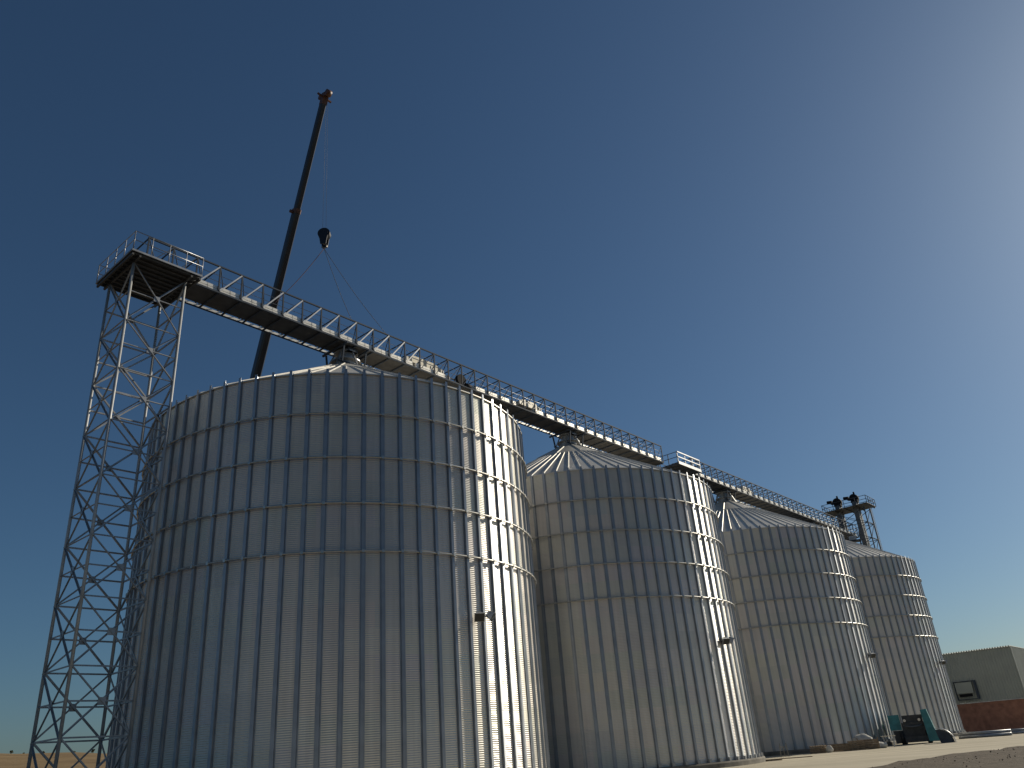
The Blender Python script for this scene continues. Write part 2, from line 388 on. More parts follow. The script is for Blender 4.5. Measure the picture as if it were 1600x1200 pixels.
# twin floodlights on a bracket low on each silo
FLAB = ['twin floodlight on a bracket on the biggest silo, its shadow on the lit stiffeners',
        'twin floodlight on a bracket on the second silo from the lattice tower',
        'small twin floodlight on the third silo, above the pallets',
        'tiny twin floodlight on the farthest silo, beside the warehouse']
def floodlight(i, cx, cy, aa):
    a = R_(aa); zc = 7.80; r = RS+.10
    t = thing('floodlight', FLAB[i], 'floodlight', (cx+r*math.cos(a), cy+r*math.sin(a), zc), a, 'floodlights on the silos')
    MB().box(-.02, .03, -.12, .12, -.2, .2).bar((.03, 0, 0), (.5, 0, .0), .06).bar((.46, -.36, .05), (.46, .36, -.05), .05).obj('bracket', M['dark'], t)
    for s_ in (-1, 1):
        ya = .62*s_; c = np.array([.50, .38*s_, .04*s_]); f_ = np.array([math.cos(ya)*.82, math.sin(ya)*.82, -.57]); x_ = np.array([-math.sin(ya), math.cos(ya), 0]); z_ = np.cross(f_, x_)
        def hb_(d0, d1, w0, w1, h0, h1):
            return [c+f_*d+x_*i*w+z_*j*h for d, w, h in ((d0, w0, h0), (d1, w1, h1)) for i, j in ((-1,-1),(1,-1),(1,1),(-1,1))]
        BX = [(3,2,1,0),(4,5,6,7),(0,1,5,4),(1,2,6,5),(2,3,7,6),(3,0,4,7)]
        h = MB().add(hb_(-.18, .15, .12, .25, .12, .22), BX).obj('lamp_head', M['steel'], t)
        MB().add(hb_(.151, .165, .22, .22, .19, .19), BX).obj('lens', M['glass'], h)
for i, (cx, cy) in enumerate(CENT): floodlight(i, cx, cy, (-42.3, -41.0, -39.5, -43)[i])

# ------------------------------------------------------------------ lattice tower
ZD = 26.8                     # underside of tower platform
S0, W2 = -13.5, 1.425
tw = thing('lattice_tower', 'tall galvanised lattice tower carrying the gallery platform, left of the biggest silo', 'tower', sv(S0, 0), ROW)
lev = [ZD-.55 - .35]
JZ = [23.29, 20.54, 17.74, 14.94, 12.09, 9.36, 6.45, 3.64, .85]
for sx in (-1, 1):
    for sy in (-1, 1):
        lg = MB().tube([(sx*W2, sy*W2, .15), (sx*W2, sy*W2, ZD-.11)], .075, 12)
        lo = lg.obj('leg', M['leg'], tw)
        MB().box(sx*W2-.35, sx*W2+.35, sy*W2-.35, sy*W2+.35, 0, .2).obj('footing', M['conc'], lo)
def face(p, q, za, zb, zm):
    """one braced bay of one face: two diagonals crossing, rails at joint and crossing, plate at the crossing"""
    A = np.array(p, float); B = np.array(q, float); d = (B-A)/np.linalg.norm(B-A)
    nrm = np.array([d[1], -d[0], 0])
    def at(P, z, off=0): return np.array([P[0], P[1], z]) + nrm*off
    MB().angle(at(A, za, .03), at(B, zb, .03), .08).obj('diagonal_brace', M['steel'], tw)
    MB().angle(at(A, zb, -.03), at(B, za, -.03), .08).obj('diagonal_brace', M['steel'], tw)
    MB().angle(at(A, zb), at(B, zb), .07).obj('horizontal_brace', M['steel'], tw)
    MB().angle(at(A, zm, .0), at(B, zm, .0), .07).obj('horizontal_brace', M['steel'], tw)
    c = (A+B)/2; pl = MB(); e = d*.16; k = nrm*.05
    P = []
    for o_ in (k, k+nrm*.012):
        for a_, b_ in ((-1,-1),(1,-1),(1,1),(-1,1)): P.append(np.array([c[0], c[1], zm]) + e*a_ + np.array([0,0,.16*b_]) + o_)
    pl.add(P, [(3,2,1,0),(4,5,6,7),(0,1,5,4),(1,2,6,5),(2,3,7,6),(3,0,4,7)])
    pl.obj('gusset_plate', M['steel'], tw)
cs = [(-W2, -W2, 0), (W2, -W2, 0), (W2, W2, 0), (-W2, W2, 0)]
for k in range(4):
    p, q = cs[k], cs[(k+1) % 4]
    zt = ZD-.1
    for zb_ in JZ:
        face(p, q, zt, zb_, (zt+zb_)/2); zt = zb_
# platform on top of the tower
X0, X1, Y1 = -1.85, 1.95, 2.15
pf = MB().box(X0, X1, -Y1, Y1, ZD+.16, ZD+.21)
plat = pf.obj('platform', M['deck'], tw)
bb = MB()
for k in range(11):
    y = -Y1+.1 + (2*Y1-.2)*k/10; bb.box(X0+.06, X1-.06, y-.04, y+.04, ZD+.04, ZD+.157)
for x in (X0, -W2-.05, W2-.05, X1-.1): bb.box(x, x+.1, -Y1, Y1, ZD-.10, ZD+.037)
bb.obj('joist', M['deck'], plat)
kb = MB(); e = .012
kb.box(X0-.05, X1+.05, -Y1-.06, -Y1-e, ZD+.12, ZD+.225).box(X0-.05, X1+.05, Y1+e, Y1+.06, ZD+.12, ZD+.225).box(X0-.06, X0-e, -Y1, Y1, ZD+.12, ZD+.225)
kb.obj('edge_beam', M['steel'], plat)
def railing(pts, parent, material, h=1.1, posts=5, r=.024, mid=(.55,)):
    """handrail along a polyline with its posts"""
    for a, b in zip(pts[:-1], pts[1:]):
        a = np.array(a, float); b = np.array(b, float)
        rl = MB()
        for hh in (h,)+tuple(mid): rl.tube([a+(0,0,hh), b+(0,0,hh)], r, 6)
        ro = rl.obj('handrail', material, parent)
        for k in range(posts):
            p = a + (b-a)*k/(posts-1); MB().tube([p, p+(0,0,h)], r*1.1, 6).obj('rail_post', material, ro)
railing([(X1, -Y1-.03, ZD+.25), (X0, -Y1-.03, ZD+.25), (X0-.03, Y1, ZD+.25), (X1, Y1+.03, ZD+.25)], plat, M['rail'])

# ------------------------------------------------------------------ conveyor gallery
ZG, HG, HW, BAY = 27.10, 1.75, 1.1, 1.42
def gallery(label, s0, nb, gaps, supports):
    g = thing('conveyor_gallery', label, 'conveyor gallery', sv(s0, 0, ZG), ROW, 'conveyor gallery sections over the silos')
    L = nb*BAY
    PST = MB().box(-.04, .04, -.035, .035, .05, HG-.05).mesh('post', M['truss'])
    DIA_SUNLIT = MB().bar((.06, 0, .08), (BAY-.06, 0, HG-.08), .05, .075).mesh('diagonal', M['bright'])
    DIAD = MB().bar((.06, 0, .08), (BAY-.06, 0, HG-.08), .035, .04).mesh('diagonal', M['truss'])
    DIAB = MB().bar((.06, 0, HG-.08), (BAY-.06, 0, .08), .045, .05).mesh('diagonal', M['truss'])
    for side in (-1, 1):           # y = -HW is the camera's side
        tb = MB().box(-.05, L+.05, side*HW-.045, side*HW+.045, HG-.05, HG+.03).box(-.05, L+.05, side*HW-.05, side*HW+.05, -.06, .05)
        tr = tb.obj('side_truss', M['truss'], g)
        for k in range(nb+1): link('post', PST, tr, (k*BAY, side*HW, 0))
        for k in range(nb):
            dm = (DIA_SUNLIT if (s0 < 0 and 2 <= k <= 13) else DIAD) if side < 0 else DIAB  # sunlight painted in: these camera-side diagonals pale, the other bays dark steel
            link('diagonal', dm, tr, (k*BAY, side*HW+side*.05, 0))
        hr = MB()
        for hh in (.72, 1.15): hr.tube([(0, side*(HW-.055), hh), (L, side*(HW-.055), hh)], .017, 6)
        hr.obj('handrail', M['rail'], tr)
    ST = MB().bar((0, -HW+.05, HG-.02), (0, HW-.05, HG-.02), .06).bar((.05, -HW+.06, HG-.02), (BAY-.05, HW-.06, HG-.02), .045).mesh('top_brace', M['truss'])
    for k in range(nb): link('top_brace', ST, g, (k*BAY, 0, 0))
    XB = MB().box(-.04, .04, -HW+.055, HW-.055, -.10, .0).mesh('floor_beam', M['truss'])
    for k in range(nb+1): link('floor_beam', XB, g, (k*BAY, 0, 0))
    MB().box(0, L, -HW+.06, .72, .004, .03).obj('floor', M['deck'], g)
    MB().box(0, L, HW-.075, HW-.06, -.02, .12).obj('toe_board', M['housing'], g)
    # chain conveyor in a sheet housing along the camera's side of the floor
    for (a, b) in gaps:
        hs = MB(); a -= s0; b -= s0; x = a
        while x < b-.2:
            e = min(x+BAY/2-.02, b)
            hs.box(x+.012, e-.012, -HW+.045, -HW+.45, .06, .21).box(x+.012, e-.012, -HW+.05, -HW+.44, .25, .42).box(x+.012, e-.012, -HW+.08, -HW+.4, .205, .255)
            hs.box(e-.011, e+.001, -HW+.043, -HW+.47, .05, .44); x = e+.02
        hs.obj('conveyor_housing', M['housing'], g)
    for s_ in supports:            # spout and trestle down to the silo collar
        x = s_-s0
        sb = MB().box(x-.4, x+.4, -.75, -.05, -.35, -.105).tube([(x, -.35, -.35), (x, -.1, -.75)], .25, 10)
        for dx in (-.9, .9):
            for y in (-HW+.1, HW-.1): sb.bar((x+dx, y, -.105), (x+dx*1.0, y*.8, -1.35), .10)
            sb.box(x+dx-.06, x+dx+.06, -HW-.25, HW+.25, -.24, -.11)
        for y in (-.9, .9): sb.box(x-1.15, x+1.15, y*.8-.05, y*.8+.05, -1.38, -1.26)
        sb.obj('support_trestle', M['truss'], g)
    return g
g1 = gallery('long truss conveyor gallery from the tower platform over the two nearer silos', -14.2, 37,
        [(-11.3, 5.2), (5.3, 8.7), (11.2, 16.1), (18.3, 38.2)], [0, 24.148])
g2 = gallery('farther truss conveyor gallery running from the white railing to the bucket elevator', 44.2, 34,
        [(44.3, 58.0), (59.0, 75), (75.6, 92.0)], [52.782, 76.822])
# drive hoods standing on the conveyor, motors beside them
def hood(s, ln, label, cat='conveyor hood', h=.62):
    t = thing('conveyor_hood', label, cat, sv(s, .55, ZG+.45), ROW, 'sheet hoods over the conveyor')
    b = MB(); w = .34
    prof = [(0, .05), (.0, h*.55), (ln*.2, h), (ln*.75, h), (ln, h*.45), (ln, .05)]
    P = [(x, y, z) for y in (-w, w) for x, z in prof]; n = len(prof)
    b.add(P, [tuple(range(n)), tuple(range(2*n-1, n-1, -1))] + [(k, n+k, n+(k+1) % n, (k+1) % n) for k in range(n)])
    b.obj('cover', M['hood'], t)
    f = MB(); 
    for x in (0, ln*.33, ln*.66, ln): f.box(x-.03, x+.03, -w-.03, -w+.02, .0, h*.5)
    f.obj('flange', M['steel'], t)
hood(4.6, 3.6, 'cream sheet metal hood on the gallery above the biggest silo roof')
hood(16.8, 2.7, 'cream sheet metal hood on the gallery between the two nearer silos')
hood(56.0, 2.6, 'small cream hood on the gallery above the third silo')
dm = thing('drive_motor', 'black belt guard and motor on the gallery at the eave of the biggest silo', 'motor', sv(9.9, .6, ZG+.05), ROW)
MB().tube([(0, -.52, .42), (0, -.30, .42)], .46, 20).box(-.3, .3, -.28, .1, .1, .3).obj('belt_guard', M['dark'], dm)
MB().tube([(.35, -.45, .12), (1.0, -.45, .12)], .17, 12).obj('motor_body', M['dark'], dm)

# joint platform with white railing between the two gallery sections
jp = thing('access_platform', 'small access platform with bright white railing between the two gallery sections', 'platform', sv(39.6, 0, ZG), ROW)
JL = 4.5
MB().box(0, JL, -2.1, 1.05, -.02, .04).obj('deck', M['deck'], jp)
jb = MB()
for k in range(6): x = .05 + (JL-.1)*k/5; jb.box(x-.04, x+.04, -2.08, 1.0, -.16, -.024)
jb.obj('joist', M['truss'], jp)
MB().box(0, JL, -2.16, -2.11, -.16, .14).obj('toe_plate', M['bright'], jp)
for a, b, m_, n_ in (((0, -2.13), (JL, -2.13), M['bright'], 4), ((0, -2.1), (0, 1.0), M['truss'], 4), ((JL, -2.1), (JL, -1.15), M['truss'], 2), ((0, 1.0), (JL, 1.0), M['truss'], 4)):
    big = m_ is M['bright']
    rl = MB()
    for hh in (1.15, .62): rl.bar((a[0], a[1], hh), (b[0], b[1], hh), .05, .10 if big else .05)
    ro = rl.obj('railing', m_, jp)
    for k in range(n_):
        x = a[0]+(b[0]-a[0])*k/(n_-1); y = a[1]+(b[1]-a[1])*k/(n_-1)
        MB().box(x-.035, x+.035, y-.03+.06, y+.03+.06, .05, 1.15).obj('rail_post', m_, ro)

# ------------------------------------------------------------------ bucket elevator at the far end
be = thing('bucket_elevator', 'tall twin bucket elevator with a railed head platform behind the farthest silo', 'elevator', sv(95.0, 0), ROW)
ZP = 31.9
for y0 in (1.45, -1.15):
    for dx in (-.42, .42):
        MB().box(dx-.27, dx+.27, y0-.32, y0+.32, .3, ZP+.9).obj('trunk', M['trunkm'], be)
    hd = MB().tube([(-.4, y0, ZP+1.6), (.4, y0, ZP+1.6)], .62, 20).box(-.402, .402, y0-.5, y0+.5, ZP+.9, ZP+1.7)
    ho = hd.obj('elevator_head', M['dark'], be)
    mb = MB().tube([(-.3, y0+.72, ZP+1.75), (-.3, y0+1.45, ZP+1.85)], .26, 12).box(-.6, .1, y0+.62, y0+.9, ZP+1.4, ZP+1.7).tube([(.1, y0-.1, ZP+2.1), (.1, y0-.1, ZP+2.6)], .14, 8)
    mb.obj('drive', M['dark'], ho)
dk = MB().box(-2.0, 2.0, -3.4, 3.3, ZP, ZP+.08)
for k in range(5): y = -3.2+6.3*k/4; dk.box(-1.9, 1.9, y-.05, y+.05, ZP-.2, ZP-.004)
dko = dk.obj('head_platform', M['deck'], be)
railing([(-2, -3.4, ZP+.08), (2, -3.4, ZP+.08), (2, 3.3, ZP+.08), (-2, 3.3, ZP+.08), (-2, -3.4, ZP+.08)], dko, M['truss'], posts=5, r=.04)
bl = MB()
for sx in (-1, 1):
    for y in (-2.6, 2.4):
        bl.bar((sx*1.3, y, 0), (sx*1.3, y, ZP-.2), .14)
for k in range(13):
    z = .5+k*2.4; zt = min(z+2.4, ZP-.3)
    for sx in (-1, 1): bl.bar((sx*1.3, -2.6, z), (sx*1.3, 2.4, zt), .07).bar((sx*1.3, 2.4, z), (sx*1.3, -2.6, zt), .07).bar((sx*1.3, -2.6, z), (sx*1.3, 2.4, z), .08)
    for y in (-2.6, 2.4): bl.bar((-1.3, y, z), (1.3, y, zt), .07).bar((-1.3, y, z), (1.3, y, z), .08)
bl.obj('support_frame', M['truss'], be)
ld = MB()
for x in (-.25, .25): ld.bar((x+.2, -3.1, .3), (x+.2, -3.1, ZP+1), .05)
for k in range(100): ld.bar((-.05, -3.1, .5+k*.32), (.45, -3.1, .5+k*.32), .03)
ld.obj('ladder', M['rail'], be)
# small roof platform with a bracket on the farthest silo
rp = thing('roof_platform', 'small railed inspection platform high on the roof of the farthest silo', 'platform', (38.36513+5.0*math.cos(R_(-20)), 105.67737+5.0*math.sin(R_(-20)), roofz(5.0)+.12), R_(-20))
MB().box(-.7, .9, -.8, .8, .25, .33).box(-.6, -.5, -.7, .7, -.05, .25).box(.7, .8, -.7, .7, -.6, .25).obj('deck', M['truss'], rp)
railing([(.85, -.75, .33), (.85, .75, .33), (-.6, .75, .33)], rp, M['truss'], posts=3, r=.035)
MB().box(-.5, .35, -.5, .3, .335, .9).obj('hatch_box', M['steel'], rp)

# ------------------------------------------------------------------ mobile crane behind the biggest silo
tip = np.array([-12.51, 44.94, 46.76+EYE]); base = np.array([-26.371, 59.532, .85+EYE])
bd = (tip-base); BL = np.linalg.norm(bd); bd /= BL
crane = thing('mobile_crane', 'telescopic mobile crane with a long dark boom rising behind the biggest silo', 'crane', (base[0], base[1], 0), 0)
def cl(p): return np.array(p) - np.array([base[0], base[1], 0])
side = np.cross(bd, (0,0,1)); side /= np.linalg.norm(side)
fr = [0, .50, .655, .815, .985]; ws = [.66, .59, .51, .42]
for k in range(4):
    a, b = base+bd*BL*fr[k], base+bd*BL*fr[k+1]; w = ws[k]
    d = bd; x = side; y = np.cross(x, d)
    prof = [(-.5,-.35),(-.3,-.62),(.3,-.62),(.5,-.35),(.5,.5),(-.5,.5)]
    P = [cl(q)+x*i*w+y*j*w for q in (a, b+bd*.02) for i, j in prof]; n = 6
    so = MB().add(P, [tuple(range(n-1,-1,-1)), tuple(range(n,2*n))]+[(q, (q+1) % n, n+(q+1) % n, n+q) for q in range(n)]).obj('boom_section', M['boom'], crane)
    if k < 3:
        w2 = w*1.08; P = [cl(q)+x*i*w2+y*j*w2 for q in (b-bd*.3, b+bd*.04) for i, j in prof]
        c_ = MB().add(P, [tuple(range(n-1,-1,-1)), tuple(range(n,2*n))]+[(q, (q+1) % n, n+(q+1) % n, n+q) for q in range(n)])
        c_.bar(cl(b-bd*.25)+x*w2*.5, cl(b-bd*.25)+x*(w2*.5+.25), .18)
        c_.obj('boom_collar', M['boomhead'], so)
x = side; y = np.cross(x, bd); hp = cl(tip)
hb = MB().bar(hp-bd*.75-x*.0, hp+bd*.2, .5, .42, x).bar(hp+y*.2-bd*.2, hp+y*.75+bd*.1, .3).bar(hp-x*.58-bd*.25, hp+x*.62-bd*.05, .12)
hb.tube([hp-x*.2-y*.5+bd*.1, hp+x*.2-y*.5+bd*.1], .26, 14).tube([hp-x*.2+y*.55, hp+x*.2+y*.55], .24, 14)
hb.obj('boom_head', M['boomhead'], crane)
# carrier, hidden behind the silo in the photograph
ca = R_(-24)
def rot(p): return (p[0]*math.cos(ca)-p[1]*math.sin(ca), p[0]*math.sin(ca)+p[1]*math.cos(ca), p[2])
def rbox(mb_, *a):
    b = MB().box(*a); mb_.add([rot(p) for p in b.v], b.f)
    return mb_
rbox(MB(), -1.35, 1.35, -4, 8, .8, 1.5).obj('chassis', M['carrier'], crane)
rbox(rbox(MB(), -1.3, 1.3, 6.2, 8.2, 1.52, 2.7), -1.2, -.3, .8, 2.6, 1.52, 3.2).obj('cab', M['carrier'], crane)
rbox(MB(), -1.3, 1.3, -3, .7, 1.52, 2.6).obj('superstructure', M['carrier'], crane)
for yy in (-3, -1.5, 3.8, 5.2):
    for sx in (-1, 1):
        MB().tube([rot((sx*1.05, yy, .62)), rot((sx*1.4, yy, .62))], .62, 20).obj('wheel', M['tyre'], crane)
# hoist rope, hook block, slings
hk = thing('hook_block', 'black crane hook block hanging on its rope above the gallery', 'hook', (-12.28, 45.21, 33.0+EYE))
hb = MB()
for x_ in (-.14, 0, .14): hb.tube([(0, x_-.06, 1.0), (0, x_+.06, 1.0)], .43, 22)
hb.add([(x_, y_, z_) for y_ in (-.27, -.21) for x_, z_ in ((-.2, .05), (.2, .05), (.33, 1.0), (-.33, 1.0))], [(0,1,2,3),(7,6,5,4),(0,4,5,1),(1,5,6,2),(2,6,7,3),(3,7,4,0)]).add([(x_, y_, z_) for y_ in (.21, .27) for x_, z_ in ((-.2, .05), (.2, .05), (.33, 1.0), (-.33, 1.0))], [(0,1,2,3),(7,6,5,4),(0,4,5,1),(1,5,6,2),(2,6,7,3),(3,7,4,0)])
hb.obj('block_body', M['hook'], hk)
pts = [(0, .0, .55)] + [(.0+.20*math.sin(t), 0, .05-.22*math.cos(t)+.0) for t in np.linspace(.2, 4.4, 10)]
MB().tube([(0,0,.55),(0,0,.28),(.02,0,.16)]+[(.02+.17*math.sin(t), 0, .0+.16*math.cos(t)) for t in np.linspace(.1, 4.3, 10)], .055, 8).obj('hook', M['hooks'], hk)
rp_ = MB()
top = tip + np.array([.1, .2, -.2]) - np.array([-12.28, 45.21, 33.0+EYE])
for dx in (-.12, .12): rp_.tube([(dx, -.05, 1.3), (top[0]+dx*.5, top[1], top[2])], .008, 5)
rp_.obj('hoist_rope', M['rope'], hk)
HB = np.array([-12.26, 45.21, 33.0+EYE-.2])
for (s_, v_, lab, m_, r_) in ((-5.3, -.9, 'reddish lifting sling from the crane hook down to the tower end of the gallery', M['sling'], .022),
                          (-.2, .9, 'thin dark lifting wire dropping steeply from the crane hook to the gallery', M['rope'], .017),
                          (2.9, .9, 'thin dark lifting wire slanting from the crane hook towards the cream hood', M['rope'], .017)):
    e = np.array(sv(s_, v_, ZG+HG+.05)); p = [HB + (e-HB)*t + np.array([0, 0, -.25*math.sin(pi*t)]) for t in np.linspace(0, 1, 9)]
    b = MB(); o_ = p[0].copy(); b.tube([q-o_ for q in p], r_, 5)
    ob = b.obj('lifting_sling', m_); ob.location = o_; tag(ob, lab, 'sling', 'slings under the crane hook')

# ------------------------------------------------------------------ warehouse
a0 = R_(29.42); wd = 135.0
wc = (wd*math.sin(a0), wd*math.cos(a0), 0)
wh = thing('warehouse', 'grey clad warehouse with a brown brick base at the far right', 'warehouse', wc, 0)
d1 = np.array([math.sin(R_(-50)), math.cos(R_(-50))]); d2 = np.array([math.sin(R_(40)), math.cos(R_(40))])
LW, LD, H1, H2 = 46.0, 40.0, 3.62, 10.36
def ribbed(d, nrm, L, z0, z1, name, material, pitch=.36, dep=.05, off=0, cut=None):
    b = MB(); P = []; x = 0
    prof = []
    while x < L:
        prof += [(x, 0), (x+pitch*.4, 0), (x+pitch*.5, dep), (x+pitch*.9, dep)]; x += pitch
    n = len(prof)
    for z in (z0, z1):
        for a, o_ in prof: p = d*a + nrm*(o_+off); P.append((p[0], p[1], z))
    b.add(P, [(k, k+1, n+k+1, n+k) for k in range(n-1)])
    return b.obj(name, material, wh)
n1 = -d2; n2 = -d1
ribbed(d1, n1, LW, H1+.02, H2, 'cladding', M['clad'], off=.02)
ribbed(d2, n2, LD, H1+.02, H2-.02, 'cladding', M['clad'], off=.02)
def slab(mb_, c, x0, x1, y0, y1, z0, z1, da, dn):
    P = []
    for z in (z0, z1):
        for a, b in ((x0,y0),(x1,y0),(x1,y1),(x0,y1)): p = da*a+dn*b; P.append((p[0], p[1], z))
    return mb_.add(P, [(0,3,2,1),(4,5,6,7),(0,1,5,4),(1,2,6,5),(2,3,7,6),(3,0,4,7)])
slab(MB(), 0, 0, LW, -LD, 0, 0, H1, d1, n1).obj('brick_base', M['brick'], wh)
rf = slab(MB(), 0, .1, LW-.1, -LD+.1, -.1, H1, H2-.12, d1, n1).obj('core_wall', M['clad'], wh)
slab(MB(), 0, -.02, LW, .0, .14, H1-.02, H1+.10, d1, n1).obj('drip_flashing', M['steel'], wh)
slab(MB(), 0, -.14, -.0, -LD, .14, H1-.02, H2+.05, d1, n1) 
slab(MB(), 0, -.06, .10, -.1, .12, H1+.1, H2+.02, d1, n1).obj('corner_trim', M['clad'], wh)
pr = []; x = -.1
while x < LW: pr += [(x, 0), (x+.13, 0), (x+.17, .15), (x+.29, .15)]; x += .34
rs_ = MB(); P = []
for o_ in (.22, -24):
    for a, z in pr: p = d1*a+n1*o_; P.append((p[0], p[1], H2+.02+z))
n = len(pr); rs_.add(P, [(k, k+1, n+k+1, n+k) for k in range(n-1)])
P = []
for a, z in pr: p = d1*a+n1*.225; P += [(p[0], p[1], H2-.02), (p[0], p[1], H2+.02+z)]
rs_.add(P, [(2*k, 2*k+2, 2*k+3, 2*k+1) for k in range(n-1)])
rs_.obj('roof_sheet', M['clad'], wh)
# hooded opening with a pale unit in it
hx = 5.6
hbm = slab(MB(), 0, hx, hx+2.9, .10, .5, 6.45, 6.55, d1, n1); slab(hbm, 0, hx, hx+.3, .10, .5, 4.2, 6.45, d1, n1); slab(hbm, 0, hx+2.82, hx+2.9, .10, .5, 4.2, 6.45, d1, n1); slab(hbm, 0, hx, hx+2.9, .10, .5, 4.1, 4.2, d1, n1)
hbo = hbm.obj('hooded_opening', M['truss'], wh)
slab(MB(), 0, hx+.55, hx+2.75, .12, .45, 4.95, 6.4, d1, n1).obj('pale_unit', M['clad'], hbo)
slab(MB(), 0, hx+.9, hx+2.5, .12, .47, 4.5, 4.85, d1, n1).obj('dark_slot', M['dark'], hbo)

# ------------------------------------------------------------------ things lying in the yard
def at(az, d): return (d*math.sin(R_(az)), d*math.cos(R_(az)), 0)
def px(p, d): return at(p, d)
# loader: dark machine with teal panels, seen from the front
ld_ = thing('work_machine', 'dark parked work machine with teal side panels and two headlights near the farthest silo', 'machine', at(23.1, 84), R_(-25.5))
MB().box(-.95, 1.0, .3, 3.2, .35, 1.75).box(-1.75, -1.0, .5, 2.4, .12, 1.15).box(-.9, .95, -.1, .28, .15, .62).box(-.8, .85, .55, 2.2, 1.75, 2.35).obj('body', M['deck'], ld_)
b = MB(); 
for k in range(5): b.box(-.55, .6, .25, .297, .85+.16*k, .93+.16*k)
b.obj('grille', M['deck'], ld_)
for x_ in (-.62, .58):
    MB().tube([(x_, .18, 1.93), (x_, .42, 1.93)], .12, 14).obj('headlight', M['lamp'], ld_)
MB().tube([(-.75+.15*k, .05+.012*(k-5)**2, 1.40+.004*(k-5)**2) for k in range(11)], .075, 8).obj('bumper', M['trunkm'], ld_)
lp = MB().box(-1.95, -1.0, .3, .42, 1.2, 2.45).box(-1.95, -1.85, .42, 2.6, 1.2, 2.45); lp.obj('side_panel', M['teal'], ld_)
rpn = MB()
rpn.add([(.98, -.3, .15), (1.95, -.6, .12), (1.6, -.3, 1.3), (1.35, .0, 2.75), (.85, .1, 2.7), (.98, .9, .15), (1.95, .8, .12), (1.62, .9, 1.3), (1.37, .9, 2.75), (.85, .9, 2.7)],
        [(4,3,2,1,0), (5,6,7,8,9), (0,1,6,5), (1,2,7,6), (2,3,8,7), (3,4,9,8), (4,0,5,9)])
rpn.obj('side_panel', M['teal'], ld_)['label'] = 'slanted tall teal side panel'
for x_ in (-1.1, 1.0):
    for y_ in (.5, 2.7):
        w_ = MB().tube([(x_-.17, y_, .55), (x_+.17, y_, .55)], .55, 22).obj('wheel', M['tyre'], ld_)
        MB().tube([(x_-.19, y_, .55), (x_+.19, y_, .55)], .27, 16).obj('rim', M['steel'], w_)
# curved bright roof sheet standing beside it
cs_ = thing('curved_sheet', 'curved shiny metal sheet standing on the yard beside the teal panel', 'sheet', at(24.6, 80.5), R_(-26))
b = MB(); pts = [(1.15*math.cos(t), 1.15*math.sin(t)) for t in np.linspace(0, 1.75, 14)]
P = [(x_*s_-.35, y_, z_*1.0*s_) for y_ in (-.5, .9) for s_ in (1, .96) for x_, z_ in pts]; n = 14
b.add(P, [(k, k+1, 2*n+k+1, 2*n+k) for k in range(n-1)] + [(n+k+1, n+k, 3*n+k, 3*n+k+1) for k in range(n-1)] + [(k+1, k, n+k, n+k+1) for k in range(n-1)], True)
b.obj('sheet', M['bright'], cs_)
b = MB(); P = [(-.35, -.2, 0)]+[(x_*.9-.35, -.2, z_*.9) for x_, z_ in pts]+[(-.35, .6, 0)]+[(x_*.9-.35, .6, z_*.9) for x_, z_ in pts]
m_ = n+1
b.add(P, [tuple(range(m_-1, -1, -1)), tuple(range(m_, 2*m_))]+[(k, (k+1) % m_, m_+(k+1) % m_, m_+k) for k in range(m_)])
b.obj('frame', M['truss'], cs_)
# pallets and timber
def pallet_stack(label, loc, rz, nlay, m_='wood'):
    t = thing('pallet_stack', label, 'pallets', loc, rz, 'pallet stacks at the foot of the third silo')
    for k in range(nlay):
        z = .15*k; b = MB()
        for y_ in (-.45, 0, .45): b.box(-.6, .6, y_-.05, y_+.05, z, z+.095)
        for q in range(6): x_ = -.55+.22*q; b.box(x_-.075, x_+.075, -.5, .5, z+.097, z+.12)
        b.obj('pallet', M[m_], t)
pallet_stack('knee high stack of weathered wooden pallets, next to the pale bag', at(19.65, 77), R_(-15), 5)
pallet_stack('low grey stack of pallets, middle of the clutter by the third silo', at(17.4, 76), R_(-25), 4)
def crate(label, loc, rz, sx, sy, sz):
    t = thing('wooden_crate', label, 'crate', loc, rz, 'crates at the foot of the third silo')
    b = MB()
    for k in range(int(sz/.17)):
        z = .08+.17*k
        b.box(-sx, sx, -sy, -sy+.025, z, z+.14).box(-sx, sx, sy-.025, sy, z, z+.14).box(-sx, -sx+.025, -sy+.026, sy-.026, z, z+.14).box(sx-.025, sx, -sy+.026, sy-.026, z, z+.14)
    b.obj('side_boards', M['wood'], t)
    f = MB()
    for x_ in (-sx-.03, sx-.05):
        for y_ in (-sy-.03, sy-.05): f.box(x_, x_+.08, y_, y_+.08, 0, sz+.03)
    f.box(-sx+.06, sx-.06, -sy+.06, sy-.06, .03, .07); f.obj('corner_posts', M['wood'], t)
crate('square boarded crate with open top, beside the knee high pallets', at(20.35, 77.8), R_(-20), .8, .6, .85)
crate('long low boarded crate against the foot of the third silo', at(18.5, 77.3), R_(-28), 1.2, .5, .6)
def blob(name, label, cat, loc, rz, sx, sy, sz, m_, group=None, seed=0):
    n, k = 20, 12; P = []
    for i in range(k+1):
        ph = pi*i/k
        for j in range(n):
            th = 2*pi*j/n; d = Vector((math.sin(ph)*math.cos(th), math.sin(ph)*math.sin(th), math.cos(ph)))
            q = 1+.16*mnoise.noise(d*2.2+Vector((seed, 0, 0)))+.06*mnoise.noise(d*6+Vector((seed, 3, 0)))
            P.append((sx*d.x*q, sy*d.y*q, max(sz*(d.z*q+.75)/1.75, 0)))
    b = MB().add(P, [(i*n+j, i*n+(j+1) % n, (i+1)*n+(j+1) % n, (i+1)*n+j) for i in range(k) for j in range(n)], True)
    o_ = b.obj(name, M[m_]); o_.location = loc; o_.rotation_euler = (0, 0, rz); return tag(o_, label, cat, group)
